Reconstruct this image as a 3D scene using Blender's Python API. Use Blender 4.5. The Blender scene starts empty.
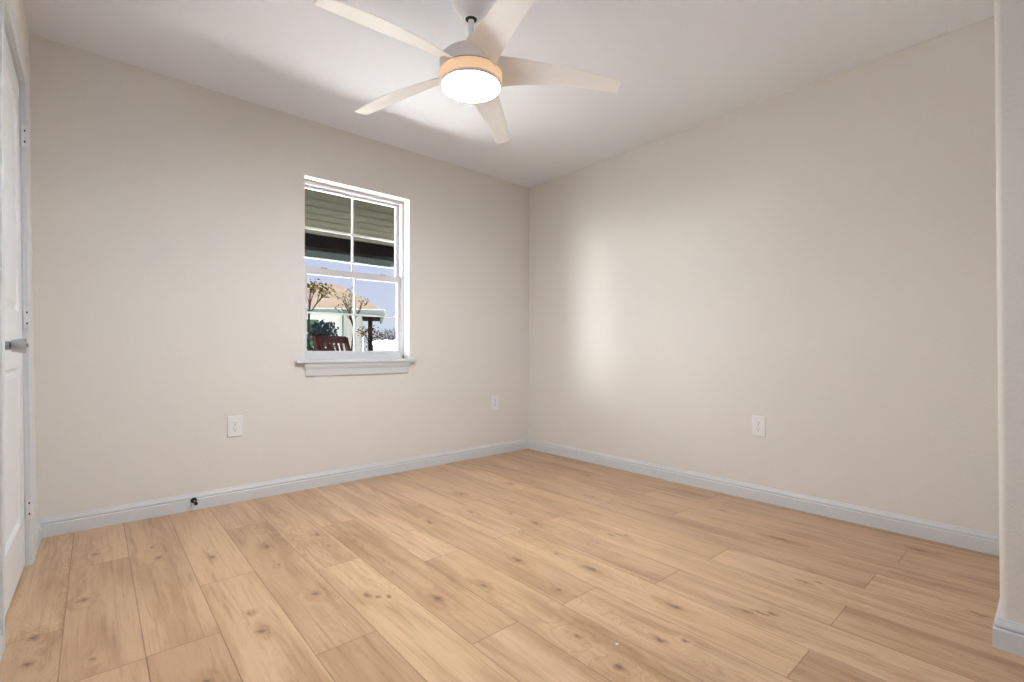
import bpy, bmesh, math, random
from mathutils import Vector, Matrix
rnd = random.Random(7)
scene = bpy.context.scene
COL = scene.collection
PI = math.pi

# ------------------------------------------------------------------ camera
FPX = 477.48
CAM = Vector((-3.068, -3.2666, 0.9194))
YAW = 0.71913
cd = bpy.data.cameras.new('camera')
cam = bpy.data.objects.new('camera', cd)
COL.objects.link(cam)
cd.sensor_width = 36.0
cd.lens = FPX * 36.0 / 1024.0
cd.shift_y = 9.0 / 1024.0
cd.clip_start = 0.01
cam.location = CAM
cam.rotation_euler = (PI / 2, -0.00218, -YAW)
scene.camera = cam
FW = Vector((math.sin(YAW), math.cos(YAW), 0))
RT = Vector((math.cos(YAW), -math.sin(YAW), 0))


def at(u, v, d):
    """world point seen at photo pixel u,v at depth d (used to survey positions)"""
    return CAM + FW * d + RT * (d * (u - 512) / FPX) + Vector((0, 0, 1)) * (d * (350 - v) / FPX)


# ------------------------------------------------------------------ exposure, sky, sun, lights
vs = scene.view_settings
vs.view_transform = 'Standard'
vs.look = 'None'
vs.exposure = 0.0
vs.gamma = 1.0
vs.use_curve_mapping = False
scene.cycles.sample_clamp_indirect = 0.0
scene.cycles.diffuse_bounces = 8

world = bpy.data.worlds.new('sky')
scene.world = world
world.use_nodes = True
wn = world.node_tree
wn.nodes.clear()
wo = wn.nodes.new('ShaderNodeOutputWorld')
bg = wn.nodes.new('ShaderNodeBackground')
tc = wn.nodes.new('ShaderNodeTexCoord')
sx = wn.nodes.new('ShaderNodeSeparateXYZ')
rp = wn.nodes.new('ShaderNodeValToRGB')
rp.color_ramp.elements[0].position = 0.0
rp.color_ramp.elements[0].color = (0.70, 0.73, 0.88, 1)
rp.color_ramp.elements[1].position = 0.5
rp.color_ramp.elements[1].color = (0.42, 0.52, 0.92, 1)
wn.links.new(tc.outputs['Generated'], sx.inputs[0])
wn.links.new(sx.outputs['Z'], rp.inputs[0])
# glow added low in the unseen left sky to brighten the right wall
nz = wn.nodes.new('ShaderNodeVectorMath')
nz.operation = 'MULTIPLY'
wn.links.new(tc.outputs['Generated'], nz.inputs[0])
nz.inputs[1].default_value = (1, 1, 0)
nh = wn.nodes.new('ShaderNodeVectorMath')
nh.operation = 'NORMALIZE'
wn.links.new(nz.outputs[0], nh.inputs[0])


def added_glow(az, a_out, a_in, value):
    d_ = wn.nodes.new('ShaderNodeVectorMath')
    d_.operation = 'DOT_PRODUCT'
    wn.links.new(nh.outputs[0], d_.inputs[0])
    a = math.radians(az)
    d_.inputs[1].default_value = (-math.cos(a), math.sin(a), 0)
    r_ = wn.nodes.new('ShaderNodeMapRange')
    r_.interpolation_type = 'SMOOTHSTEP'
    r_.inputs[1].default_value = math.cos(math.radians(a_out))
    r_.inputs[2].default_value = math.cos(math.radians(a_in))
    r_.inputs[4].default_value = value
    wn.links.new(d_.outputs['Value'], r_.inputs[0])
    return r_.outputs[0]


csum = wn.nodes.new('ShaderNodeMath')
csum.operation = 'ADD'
wn.links.new(added_glow(27.0, 9.0, 3.0, 46.0), csum.inputs[0])
wn.links.new(added_glow(36.0, 19.0, 7.0, 16.0), csum.inputs[1])
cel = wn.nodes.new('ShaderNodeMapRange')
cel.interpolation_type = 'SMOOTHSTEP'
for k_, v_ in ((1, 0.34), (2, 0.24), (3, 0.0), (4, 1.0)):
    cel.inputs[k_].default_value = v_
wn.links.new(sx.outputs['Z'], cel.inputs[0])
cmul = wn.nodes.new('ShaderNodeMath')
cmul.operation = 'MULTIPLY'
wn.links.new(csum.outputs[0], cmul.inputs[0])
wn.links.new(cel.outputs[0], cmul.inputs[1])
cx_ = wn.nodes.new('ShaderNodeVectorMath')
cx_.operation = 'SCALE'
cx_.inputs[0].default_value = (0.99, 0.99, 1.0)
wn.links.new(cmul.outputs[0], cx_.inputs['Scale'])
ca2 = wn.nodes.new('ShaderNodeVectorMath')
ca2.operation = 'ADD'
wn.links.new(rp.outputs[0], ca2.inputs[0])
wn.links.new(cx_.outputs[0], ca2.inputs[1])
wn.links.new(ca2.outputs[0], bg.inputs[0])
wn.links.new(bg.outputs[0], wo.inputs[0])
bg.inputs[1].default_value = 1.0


def light(name, kind, loc, energy, color, **kw):
    ld = bpy.data.lights.new(name, kind)
    ld.energy = energy
    ld.color = color
    for k, v in kw.items():
        setattr(ld, k, v)
    o = bpy.data.objects.new(name, ld)
    COL.objects.link(o)
    o.location = loc
    return o


sun = light('sun', 'SUN', (0, 10, 20), 235.0, (1.0, 0.98, 0.97), angle=0.01)
sun_dir = Vector((0.55, 0.30, 0.78)).normalized()       # towards the sun
sun.rotation_euler = sun_dir.to_track_quat('Z', 'Y').to_euler()


# ------------------------------------------------------------------ materials
def new_mat(name):
    m = bpy.data.materials.new(name)
    m.use_nodes = True
    nt = m.node_tree
    b = nt.nodes['Principled BSDF']
    return m, nt, b


def nd(nt, typ, **kw):
    n = nt.nodes.new(typ)
    for k, v in kw.items():
        setattr(n, k, v)
    return n


def lk(nt, a, b):
    nt.links.new(a, b)


def math_n(nt, op, a, b=None, c=None, clamp=False):
    n = nt.nodes.new('ShaderNodeMath')
    n.operation = op
    n.use_clamp = clamp
    for i, v in enumerate((a, b, c)):
        if v is None:
            continue
        if isinstance(v, (int, float)):
            n.inputs[i].default_value = v
        else:
            nt.links.new(v, n.inputs[i])
    return n.outputs[0]


def vmath(nt, op, a, b=None):
    n = nt.nodes.new('ShaderNodeVectorMath')
    n.operation = op
    for i, v in enumerate((a, b)):
        if v is None:
            continue
        if isinstance(v, (tuple, list)):
            n.inputs[i].default_value = v
        else:
            nt.links.new(v, n.inputs[i])
    return n


def mixc(nt, fac, a, b, blend='MIX'):
    n = nt.nodes.new('ShaderNodeMix')
    n.data_type = 'RGBA'
    n.blend_type = blend
    for s, v in ((n.inputs[0], fac), (n.inputs[6], a), (n.inputs[7], b)):
        if isinstance(v, (int, float)):
            s.default_value = v
        elif isinstance(v, (tuple, list)):
            s.default_value = (*v, 1) if len(v) == 3 else v
        else:
            nt.links.new(v, s)
    return n.outputs[2]


def smooth(nt, x, lo, hi):
    n = nt.nodes.new('ShaderNodeMapRange')
    n.interpolation_type = 'SMOOTHSTEP'
    n.inputs[1].default_value = lo
    n.inputs[2].default_value = hi
    nt.links.new(x, n.inputs[0])
    return n.outputs[0]


def paint(name, col, rough=0.5, scale=None, bump=0.0, var=0.03, metal=0.0, spec=0.4, dist=0.002):
    """painted / moulded surface: base colour with a faint noise variation and optional bump"""
    m, nt, b = new_mat(name)
    t = nd(nt, 'ShaderNodeTexCoord')
    n1 = nd(nt, 'ShaderNodeTexNoise')
    n1.inputs['Scale'].default_value = 3.0
    n1.inputs['Detail'].default_value = 3.0
    lk(nt, t.outputs['Object'], n1.inputs['Vector'])
    lo = tuple(c * (1 - var) for c in col)
    hi = tuple(min(1, c * (1 + var)) for c in col)
    lk(nt, mixc(nt, n1.outputs['Fac'], lo, hi), b.inputs['Base Color'])
    b.inputs['Roughness'].default_value = rough
    b.inputs['Metallic'].default_value = metal
    b.inputs['Specular IOR Level'].default_value = spec
    if scale:
        n2 = nd(nt, 'ShaderNodeTexNoise')
        n2.inputs['Scale'].default_value = scale
        n2.inputs['Detail'].default_value = 3.0
        lk(nt, t.outputs['Object'], n2.inputs['Vector'])
        bp = nd(nt, 'ShaderNodeBump')
        bp.inputs['Strength'].default_value = bump
        bp.inputs['Distance'].default_value = dist
        lk(nt, n2.outputs['Fac'], bp.inputs['Height'])
        lk(nt, bp.outputs[0], b.inputs['Normal'])
    return m


M = {}
WALLC = (0.735, 0.713, 0.682)
M['wall'] = paint('wall_paint', WALLC, 0.75, 110, 0.5, 0.012, spec=0.2)
M['ceil'] = paint('ceiling_paint', (0.79, 0.82, 0.875), 0.85, 110, 0.3, 0.012, spec=0.15)
M['trim'] = paint('trim_paint', (0.64, 0.665, 0.69), 0.38, None, 0, 0.01)
M['door'] = paint('door_paint', (0.74, 0.77, 0.80), 0.42, 60, 0.05, 0.01)
M['vinyl'] = paint('window_vinyl', (0.62, 0.63, 0.66), 0.35, None, 0, 0.01)
M['return'] = paint('window_return_lit', (0.86, 0.84, 0.80), 0.6, 110, 0.25, 0.01)  # lighter than the wall colour to carry the daylight on the returns
M['fanwhite'] = paint('fan_white', (0.87, 0.87, 0.88), 0.4, None, 0, 0.01)
M['seam'] = paint('fan_seam', (0.30, 0.26, 0.22), 0.6)
M['plate'] = paint('outlet_plastic', (0.80, 0.81, 0.83), 0.3, None, 0, 0.005)
M['slot'] = paint('slot_dark', (0.03, 0.03, 0.03), 0.6)
M['screw'] = paint('screw_metal', (0.30, 0.30, 0.31), 0.4, None, 0, 0.02, metal=0.8)
M['nickel'] = paint('satin_nickel', (0.50, 0.50, 0.50), 0.30, None, 0, 0.03, metal=1.0)
M['hinge'] = paint('hinge_metal', (0.72, 0.73, 0.75), 0.4, None, 0, 0.03, metal=0.35)
M['black'] = paint('black_rubber', (0.012, 0.012, 0.012), 0.5)
M['chip'] = paint('paint_chip', (0.9, 0.9, 0.88), 0.6)

# emitting diffuser of the fan lamp
m, nt, b = new_mat('lamp_diffuser')
b.inputs['Base Color'].default_value = (0.9, 0.85, 0.75, 1)
b.inputs['Emission Color'].default_value = (0.93, 0.97, 0.985, 1)
b.inputs['Emission Strength'].default_value = 245.0
gm = nd(nt, 'ShaderNodeNewGeometry')
lk(nt, math_n(nt, 'MULTIPLY_ADD', gm.outputs['Backfacing'], -262.0, 262.0), b.inputs['Emission Strength'])   # shines outwards only
M['lamp'] = m

# frosted ring of the lamp: lets the added warm emitter inside shine through
m, nt, b = new_mat('frosted_ring')
tl = nd(nt, 'ShaderNodeBsdfTranslucent')
tl.inputs[0].default_value = (1.0, 0.88, 0.74, 1)
mx = nd(nt, 'ShaderNodeMixShader')
mx.inputs[0].default_value = 0.35
b.inputs['Base Color'].default_value = (0.80, 0.74, 0.66, 1)
b.inputs['Roughness'].default_value = 0.5
lk(nt, b.outputs[0], mx.inputs[1])
lk(nt, tl.outputs[0], mx.inputs[2])
lk(nt, mx.outputs[0], nt.nodes['Material Output'].inputs[0])
M['frost'] = m
m, nt, b = new_mat('ring_glow')  # warm emitter added inside the ring to make it glow
b.inputs['Base Color'].default_value = (0.9, 0.8, 0.6, 1)
b.inputs['Emission Color'].default_value = (1.0, 0.74, 0.50, 1)
b.inputs['Emission Strength'].default_value = 2.2
M['core'] = m

# window glass
m, nt, b = new_mat('window_glass')
nt.nodes.remove(b)
out = nt.nodes['Material Output']
tr = nd(nt, 'ShaderNodeBsdfTransparent')
tr.inputs[0].default_value = (0.97, 0.985, 0.975, 1)
gl = nd(nt, 'ShaderNodeBsdfGlossy')
gl.inputs['Roughness'].default_value = 0.02
fr = nd(nt, 'ShaderNodeFresnel')
fr.inputs[0].default_value = 1.45
mx = nd(nt, 'ShaderNodeMixShader')
gm = nd(nt, 'ShaderNodeNewGeometry')
ff = math_n(nt, 'MULTIPLY', fr.outputs[0], math_n(nt, 'SUBTRACT', 1.0, gm.outputs['Backfacing']))   # reflects once, on entry
lk(nt, ff, mx.inputs[0])
lk(nt, tr.outputs[0], mx.inputs[1])
lk(nt, gl.outputs[0], mx.inputs[2])
lk(nt, mx.outputs[0], out.inputs[0])
M['glass'] = m

# oak plank floor -----------------------------------------------------------
KNOTS = [  # x, y, half width, half length, strength
    (-3.212, -1.118, .016, .03, .8), (-3.213, -1.288, .02, .03, .7), (-3.062, -.429, .022, .022, .9), (-3.096, -.918, .024, .024, .8),
    (-3.07, -1.386, .012, .02, .9), (-2.853, -.655, .02, .03, 1), (-2.86, -.50, .012, .018, .9), (-2.674, -.798, .016, .03, .8),
    (-2.662, -1.416, .012, .014, 1), (-2.658, -1.556, .02, .034, 1), (-2.472, -1.079, .012, .02, .8), (-2.46, -.837, .024, .04, .7),
    (-2.438, -1.429, .024, .03, .9), (-2.232, -.844, .016, .03, .8), (-2.296, -1.568, .018, .03, .9), (-2.241, -1.626, .012, .016, .9),
    (-2.27, -1.60, .012, .03, .6), (-2.236, -1.021, .012, .02, .7), (-.909, -.788, .015, .03, .9), (-1.302, -.764, .02, .03, .9),
    (-1.458, -1.072, .016, .03, .8), (-1.301, -1.441, .022, .06, .9), (-1.671, -1.711, .02, .04, .9), (-1.923, -1.793, .016, .03, .7),
    (-1.725, -2.008, .018, .022, 1), (-2.11, -1.756, .024, .04, .8), (-1.898, -2.254, .012, .02, .8), (-1.495, -1.98, .022, .07, .8),
    (-1.496, -1.776, .012, .02, .8), (-1.127, -1.802, .012, .035, .9), (-1.08, -1.854, .012, .016, 1), (-1.10, -1.83, .008, .04, .7),
    (-1.712, -2.433, .015, .045, 1), (-1.659, -2.49, .013, .016, 1), (-1.335, -2.547, .014, .04, 1), (-1.282, -2.611, .014, .018, 1),
    (-1.308, -2.58, .008, .05, .8), (-.547, -2.375, .018, .07, .8), (-.94, -2.601, .012, .045, 1), (-.905, -2.645, .010, .02, .9),
    (-1.922, -2.428, .018, .025, .9), (-.201, -2.844, .02, .05, .9), (-.741, -3.091, .012, .04, .9), (-.096, -.449, .02, .04, .8),
    (-1.303, -1.246, .012, .03, .6), (-1.50, -2.36, .014, .05, .7), (-.35, -2.0, .014, .04, .6), (-.72, -1.35, .014, .04, .6),
    (-2.83, -1.72, .02, .03, .8), (-3.05, -1.75, .016, .03, .8), (-.35, -1.0, .014, .03, .6), (-2.05, -.36, .012, .03, .7),
    (-1.72, -1.06, .012, .03, .7)]
m, nt, b = new_mat('oak_planks')
t = nd(nt, 'ShaderNodeTexCoord')
P = t.outputs['Object']
att = nd(nt, 'ShaderNodeAttribute')
att.attribute_name = 'plank'
sep = nd(nt, 'ShaderNodeSeparateColor')
lk(nt, att.outputs['Color'], sep.inputs[0])
tone, ofs, warm = sep.outputs[0], sep.outputs[1], sep.outputs[2]
uvn = nd(nt, 'ShaderNodeUVMap')
uvn.uv_map = 'UVMap'
sp = nd(nt, 'ShaderNodeSeparateXYZ')
lk(nt, P, sp.inputs[0])
X, Y = sp.outputs[0], sp.outputs[1]
# warp the sample point a little so that knots are ragged
nw = nd(nt, 'ShaderNodeTexNoise')
nw.inputs['Scale'].default_value = 38.0
nw.inputs['Detail'].default_value = 3.0
lk(nt, P, nw.inputs['Vector'])
wv = vmath(nt, 'SUBTRACT', nw.outputs['Color'], (0.5, 0.5, 0.5))
wv = vmath(nt, 'MULTIPLY', wv.outputs[0], (0.030, 0.045, 0.0))
PW = vmath(nt, 'ADD', P, wv.outputs[0]).outputs[0]
md = None
for kx, ky, ka, kb, ks in KNOTS:
    a = vmath(nt, 'SUBTRACT', PW, (kx, ky, 0)).outputs[0]
    q = 0.64 + 0.26 * ks
    a = vmath(nt, 'MULTIPLY', a, (1 / (ka * q), 1 / (kb * q), 0)).outputs[0]
    a = vmath(nt, 'DOT_PRODUCT', a, a).outputs['Value']
    md = a if md is None else math_n(nt, 'MINIMUM', md, a)
rad = math_n(nt, 'SQRT', md)
core = math_n(nt, 'MULTIPLY_ADD', smooth(nt, rad, 1.25, .35), .55, math_n(nt, 'MULTIPLY', smooth(nt, rad, .62, .12), .45))
halo = math_n(nt, 'POWER', 2.718, math_n(nt, 'MULTIPLY', md, -0.15))
wide = math_n(nt, 'POWER', 2.718, math_n(nt, 'MULTIPLY', md, -0.035))


def grain_noise(sxx, syy, detail, rough, dist=0.0, zoff=40.0):
    c = nd(nt, 'ShaderNodeCombineXYZ')
    lk(nt, math_n(nt, 'MULTIPLY_ADD', X, sxx, math_n(nt, 'MULTIPLY', ofs, 91.0)), c.inputs[0])
    lk(nt, math_n(nt, 'MULTIPLY_ADD', Y, syy, math_n(nt, 'MULTIPLY', ofs, 37.0)), c.inputs[1])
    lk(nt, math_n(nt, 'MULTIPLY_ADD', halo, 0.9, math_n(nt, 'MULTIPLY', ofs, zoff)), c.inputs[2])
    n = nd(nt, 'ShaderNodeTexNoise')
    n.inputs['Scale'].default_value = 1.0
    n.inputs['Detail'].default_value = detail
    n.inputs['Roughness'].default_value = rough
    n.inputs['Distortion'].default_value = dist
    lk(nt, c.outputs[0], n.inputs['Vector'])
    return n.outputs['Fac']


broad = grain_noise(11.0, 1.3, 3, .55, 0.4)            # clouds along the plank
streak = grain_noise(75.0, 2.6, 4, .6, 0.2)            # long darker streaks
fine = grain_noise(420.0, 14.0, 3, .6)                 # pores
bend = grain_noise(9.0, 1.0, 2, .5, 0.3, 55.0)
ringc = math_n(nt, 'ADD', math_n(nt, 'MULTIPLY', bend, 95.0), math_n(nt, 'MULTIPLY', wide, 26.0))
ring = math_n(nt, 'MULTIPLY_ADD', math_n(nt, 'SINE', ringc), 0.5, 0.5)
ring = math_n(nt, 'POWER', ring, 2.5)
ringmask = smooth(nt, grain_noise(5.0, .8, 2, .5, 0, 71.0), .40, .66)
ring = math_n(nt, 'MULTIPLY', ring, math_n(nt, 'MULTIPLY_ADD', ringmask, .9, .1))

base = mixc(nt, tone, (0.44, 0.280, 0.160), (0.64, 0.445, 0.272))
base = mixc(nt, math_n(nt, 'MULTIPLY', warm, .35), base, (0.61, 0.415, 0.29))
c1 = mixc(nt, smooth(nt, broad, .38, .72), base, mixc(nt, 1.0, base, (0.74, 0.69, 0.64), 'MULTIPLY'))
c2 = mixc(nt, math_n(nt, 'MULTIPLY', smooth(nt, streak, .48, .76), .75), c1, mixc(nt, 1.0, c1, (0.68, 0.60, 0.54), 'MULTIPLY'))
c3 = mixc(nt, math_n(nt, 'MULTIPLY', smooth(nt, fine, .52, .78), .42), c2, mixc(nt, 1.0, c2, (0.66, 0.60, 0.55), 'MULTIPLY'))
c4 = mixc(nt, math_n(nt, 'MULTIPLY', ring, .40), c3, mixc(nt, 1.0, c3, (0.66, 0.58, 0.50), 'MULTIPLY'))
c5 = mixc(nt, math_n(nt, 'MULTIPLY', halo, .30), c4, mixc(nt, 1.0, c4, (0.66, 0.55, 0.45), 'MULTIPLY'))
c6 = mixc(nt, math_n(nt, 'MULTIPLY', core, .80), c5, (0.135, 0.072, 0.038))
# bevelled joints between planks: distance to the plank edge from its own UV (metres)
suv = nd(nt, 'ShaderNodeSeparateXYZ')
lk(nt, uvn.outputs[0], suv.inputs[0])
att2 = nd(nt, 'ShaderNodeAttribute')
att2.attribute_name = 'size'
ss = nd(nt, 'ShaderNodeSeparateXYZ')
lk(nt, att2.outputs['Vector'], ss.inputs[0])
eu = math_n(nt, 'MINIMUM', suv.outputs[0], math_n(nt, 'SUBTRACT', ss.outputs[0], suv.outputs[0]))
ev = math_n(nt, 'MINIMUM', suv.outputs[1], math_n(nt, 'SUBTRACT', ss.outputs[1], suv.outputs[1]))
ed = math_n(nt, 'MINIMUM', eu, ev)
gap = smooth(nt, ed, 0.0, 0.0028)
c7 = mixc(nt, gap, mixc(nt, 1.0, c6, (0.52, 0.46, 0.42), 'MULTIPLY'), c6)
lk(nt, c7, b.inputs['Base Color'])
rg = math_n(nt, 'MULTIPLY_ADD', fine, .16, .27)
lk(nt, rg, b.inputs['Roughness'])
b.inputs['Specular IOR Level'].default_value = 0.38
bp = nd(nt, 'ShaderNodeBump')
bp.inputs['Strength'].default_value = 0.25
bp.inputs['Distance'].default_value = 0.0015
lk(nt, math_n(nt, 'MULTIPLY_ADD', gap, 1.0, math_n(nt, 'MULTIPLY', fine, .12)), bp.inputs['Height'])
lk(nt, bp.outputs[0], b.inputs['Normal'])
M['oak'] = m


def stripes(name, col, dark, axis, period, width=0.06, rough=0.7, var=0.15):
    """boards running across the given object axis: narrow dark joints every `period` metres"""
    m, nt, b = new_mat(name)
    t = nd(nt, 'ShaderNodeTexCoord')
    s = nd(nt, 'ShaderNodeSeparateXYZ')
    lk(nt, t.outputs['Object'], s.inputs[0])
    v = math_n(nt, 'DIVIDE', s.outputs[axis], period)
    f = math_n(nt, 'FRACT', v)
    n = nd(nt, 'ShaderNodeTexNoise')
    n.inputs['Scale'].default_value = 4.0
    n.inputs['Detail'].default_value = 4.0
    lk(nt, t.outputs['Object'], n.inputs['Vector'])
    w = nd(nt, 'ShaderNodeTexWhiteNoise', noise_dimensions='1D')
    lk(nt, math_n(nt, 'FLOOR', v), w.inputs['W'])
    k = math_n(nt, 'MULTIPLY_ADD', w.outputs['Value'], .5, math_n(nt, 'MULTIPLY', n.outputs['Fac'], .5))
    c = mixc(nt, k, tuple(x * (1 - var) for x in col), tuple(x * (1 + var) for x in col))
    c = mixc(nt, smooth(nt, f, 0.0, width), dark, c)
    lk(nt, c, b.inputs['Base Color'])
    b.inputs['Roughness'].default_value = rough
    b.inputs['Specular IOR Level'].default_value = 0.0
    return m


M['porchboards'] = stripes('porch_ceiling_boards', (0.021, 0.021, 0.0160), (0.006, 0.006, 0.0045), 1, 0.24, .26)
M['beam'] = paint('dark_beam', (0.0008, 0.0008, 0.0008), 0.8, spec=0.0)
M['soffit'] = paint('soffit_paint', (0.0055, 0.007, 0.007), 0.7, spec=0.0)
M['concrete'] = paint('patio_concrete', (0.30, 0.29, 0.27), 0.9, 30, .2, .06, spec=0.0)
M['bounce_white'] = paint('white_bounce', (0.86, 0.85, 0.84), 0.9, 30, .1, .03, spec=0.0)  # unseen slab surface, made white to bounce sun onto the ceiling
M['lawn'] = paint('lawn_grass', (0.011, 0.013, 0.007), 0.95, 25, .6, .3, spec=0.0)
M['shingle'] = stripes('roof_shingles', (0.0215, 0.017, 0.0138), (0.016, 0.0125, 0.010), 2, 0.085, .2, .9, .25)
M['siding'] = stripes('white_siding', (0.72, 0.72, 0.74), (0.5, 0.5, 0.52), 2, 0.16, .08, .6, .03)
M['fascia'] = paint('grey_green_fascia', (0.20, 0.235, 0.23), 0.6, spec=0.0)
M['extrim'] = paint('exterior_trim', (0.85, 0.86, 0.86), 0.5, spec=0.0)
M['darkglass'] = paint('house_window_glass', (0.08, 0.14, 0.10), 0.15, spec=0.6)
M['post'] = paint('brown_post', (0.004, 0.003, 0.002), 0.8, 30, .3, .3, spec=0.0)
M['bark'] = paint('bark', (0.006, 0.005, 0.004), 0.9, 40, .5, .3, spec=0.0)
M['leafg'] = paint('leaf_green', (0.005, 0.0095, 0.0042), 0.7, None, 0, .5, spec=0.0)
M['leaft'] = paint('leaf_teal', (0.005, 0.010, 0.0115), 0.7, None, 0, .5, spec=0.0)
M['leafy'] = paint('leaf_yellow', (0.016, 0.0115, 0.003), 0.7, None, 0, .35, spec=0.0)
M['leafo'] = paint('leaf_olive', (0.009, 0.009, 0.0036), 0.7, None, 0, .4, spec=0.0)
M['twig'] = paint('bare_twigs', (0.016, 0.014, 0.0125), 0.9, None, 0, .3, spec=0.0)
M['redwood'] = paint('dark_red_wood', (0.02, 0.006, 0.007), 0.6, 30, .2, .3, spec=0.0)


# ------------------------------------------------------------------ mesh helpers
class MB:
    def __init__(self):
        self.bm = bmesh.new()

    def box(self, x0, x1, y0, y1, z0, z1, bev=0.0, seg=2):
        r = bmesh.ops.create_cube(self.bm, size=1.0)
        vs_ = r['verts']
        for v in vs_:
            v.co = Vector(((x0 + x1) / 2 + v.co.x * (x1 - x0), (y0 + y1) / 2 + v.co.y * (y1 - y0), (z0 + z1) / 2 + v.co.z * (z1 - z0)))
        if bev:
            es = list({e for v in vs_ for e in v.link_edges})
            bmesh.ops.bevel(self.bm, geom=es, offset=bev, segments=seg, profile=0.5, affect='EDGES')
        return self

    def lathe(self, prof, c=(0, 0, 0), seg=48, axis='z', cap=True):
        """revolve (radius, height) pairs"""
        rings = []
        for r, h in prof:
            ring = []
            for i in range(seg):
                a = 2 * PI * i / seg
                p = Vector((r * math.cos(a), r * math.sin(a), h))
                if axis == 'y':
                    p = Vector((p.x, -p.z, p.y))       # height runs to -y
                elif axis == 'x':
                    p = Vector((p.z, p.x, p.y))        # height runs to +x
                ring.append(self.bm.verts.new(p + Vector(c)))
            rings.append(ring)
        for a, b_ in zip(rings, rings[1:]):
            for i in range(seg):
                j = (i + 1) % seg
                self.bm.faces.new((a[i], a[j], b_[j], b_[i]))
        if cap:
            self.bm.faces.new(rings[0][::-1])
            self.bm.faces.new(rings[-1])
        return self

    def tube(self, p0, p1, r0, r1=None, seg=8):
        r1 = r0 if r1 is None else r1
        p0, p1 = Vector(p0), Vector(p1)
        q = (p1 - p0).to_track_quat('Z', 'Y')
        ra, rb = [], []
        for i in range(seg):
            a = 2 * PI * i / seg
            d = Vector((math.cos(a), math.sin(a), 0))
            ra.append(self.bm.verts.new(p0 + q @ (d * r0)))
            rb.append(self.bm.verts.new(p1 + q @ (d * r1)))
        for i in range(seg):
            j = (i + 1) % seg
            self.bm.faces.new((ra[i], ra[j], rb[j], rb[i]))
        self.bm.faces.new(ra[::-1])
        self.bm.faces.new(rb)
        return self

    def prism(self, prof, p0, p1, du, dv):
        """sweep a closed profile [(u, v)] from p0 to p1; u along du, v along dv"""
        p0, p1, du, dv = map(Vector, (p0, p1, du, dv))
        a = [self.bm.verts.new(p0 + du * u + dv * v) for u, v in prof]
        b_ = [self.bm.verts.new(p1 + du * u + dv * v) for u, v in prof]
        n = len(prof)
        for i in range(n):
            j = (i + 1) % n
            self.bm.faces.new((a[i], a[j], b_[j], b_[i]))
        self.bm.faces.new(a[::-1])
        self.bm.faces.new(b_)
        return self

    def poly(self, *pts):
        self.bm.faces.new([self.bm.verts.new(Vector(p)) for p in pts])
        return self

    def hull(self, pts):
        vs_ = [self.bm.verts.new(Vector(p)) for p in pts]
        r = bmesh.ops.convex_hull(self.bm, input=vs_)
        return self

    def build(self, name, mat, parent=None, smooth_=False, warp=None):
        bmesh.ops.recalc_face_normals(self.bm, faces=self.bm.faces[:])
        if warp:
            for v in self.bm.verts:
                warp(v)
        me = bpy.data.meshes.new(name)
        if smooth_:
            for f in self.bm.faces:
                f.smooth = True
            for e in self.bm.edges:
                if len(e.link_faces) == 2 and e.calc_face_angle(0) > 0.6:
                    e.smooth = False
        self.bm.to_mesh(me)
        self.bm.free()
        me.materials.append(M[mat])
        o = bpy.data.objects.new(name, me)
        COL.objects.link(o)
        if parent:
            o.parent = parent
            o.matrix_parent_inverse = Matrix.Translation(-parent.location) if parent.type == 'EMPTY' else Matrix()
        return o


def tag(o, label, cat, kind=None, group=None):
    o['label'] = label
    o['category'] = cat
    if kind:
        o['kind'] = kind
    if group:
        o['group'] = group
    return o


def empty(name, loc, label, cat, kind=None, group=None):
    o = bpy.data.objects.new(name, None)
    COL.objects.link(o)
    o.location = loc
    o.empty_display_size = 0.1
    return tag(o, label, cat, kind, group)


# ------------------------------------------------------------------ room shell
H = 2.44
XL = -3.287          # left wall plane
NX, NY = -0.950, -3.149   # corner of the wall jutting in near the camera
YR = -4.62           # rear wall plane
WX0, WX1, WZ0, WZ1 = -2.028, -1.2515, 0.850, 2.071   # window opening
DY0, DY1, DZ = -0.383, -1.120, 2.045                 # door opening in the left wall


def lean(v):          # the left wall is slightly out of plumb and not quite flat
    v.co.x += -0.0025 * v.co.z + 0.016 * max(0.0, 1 + v.co.y / 1.1) * (1 - v.co.z / 1.3)


def lean_near(v):     # so is the wall at the right edge of the picture
    v.co.y += 0.0080 * (v.co.z - 0.15)


# floor: one slab whose top is divided into planks
PW_ = 0.1925
ROW0 = -3.142 - 2 * PW_
JO = {-1: [-1.115], 0: [-.56, -1.48], 1: [-1.475], 2: [-1.075], 3: [-.49, -1.80], 4: [-1.235], 5: [-.76, -2.065],
      6: [-1.457], 7: [-.782, -2.09], 8: [-1.465, -2.767], 9: [-.92, -2.225], 10: [-1.454, -2.768], 11: [-.942, -2.262],
      12: [-1.47, -2.776], 13: [-.55, -1.857], 14: [-1.525, -2.812], 15: [-.54, -1.845], 16: [-1.2]}
TONE = {(0, 0): .75, (0, 1): .45, (1, 0): .62, (1, 1): .12, (2, 0): .72, (2, 1): .78, (3, 0): .7, (3, 1): .35, (3, 2): .25, (4, 0): .55,
        (4, 1): .82, (5, 0): .8, (5, 1): .38, (5, 2): .8, (6, 0): .85, (6, 1): .5, (7, 0): .6, (7, 1): .34, (7, 2): .75, (8, 0): .55,
        (8, 1): .75, (8, 2): .1, (9, 0): .5, (9, 1): .5, (9, 2): .75, (10, 0): .3, (10, 1): .78, (10, 2): .35, (11, 0): .85, (11, 1): .55,
        (12, 0): .5, (12, 1): .22, (12, 2): .6, (13, 0): .55, (13, 1): .42, (13, 2): .55, (14, 0): .35, (14, 1): .5, (14, 2): .4}
bm = bmesh.new()
uvl = bm.loops.layers.uv.new('UVMap')
cl = bm.loops.layers.float_color.new('plank')
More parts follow.
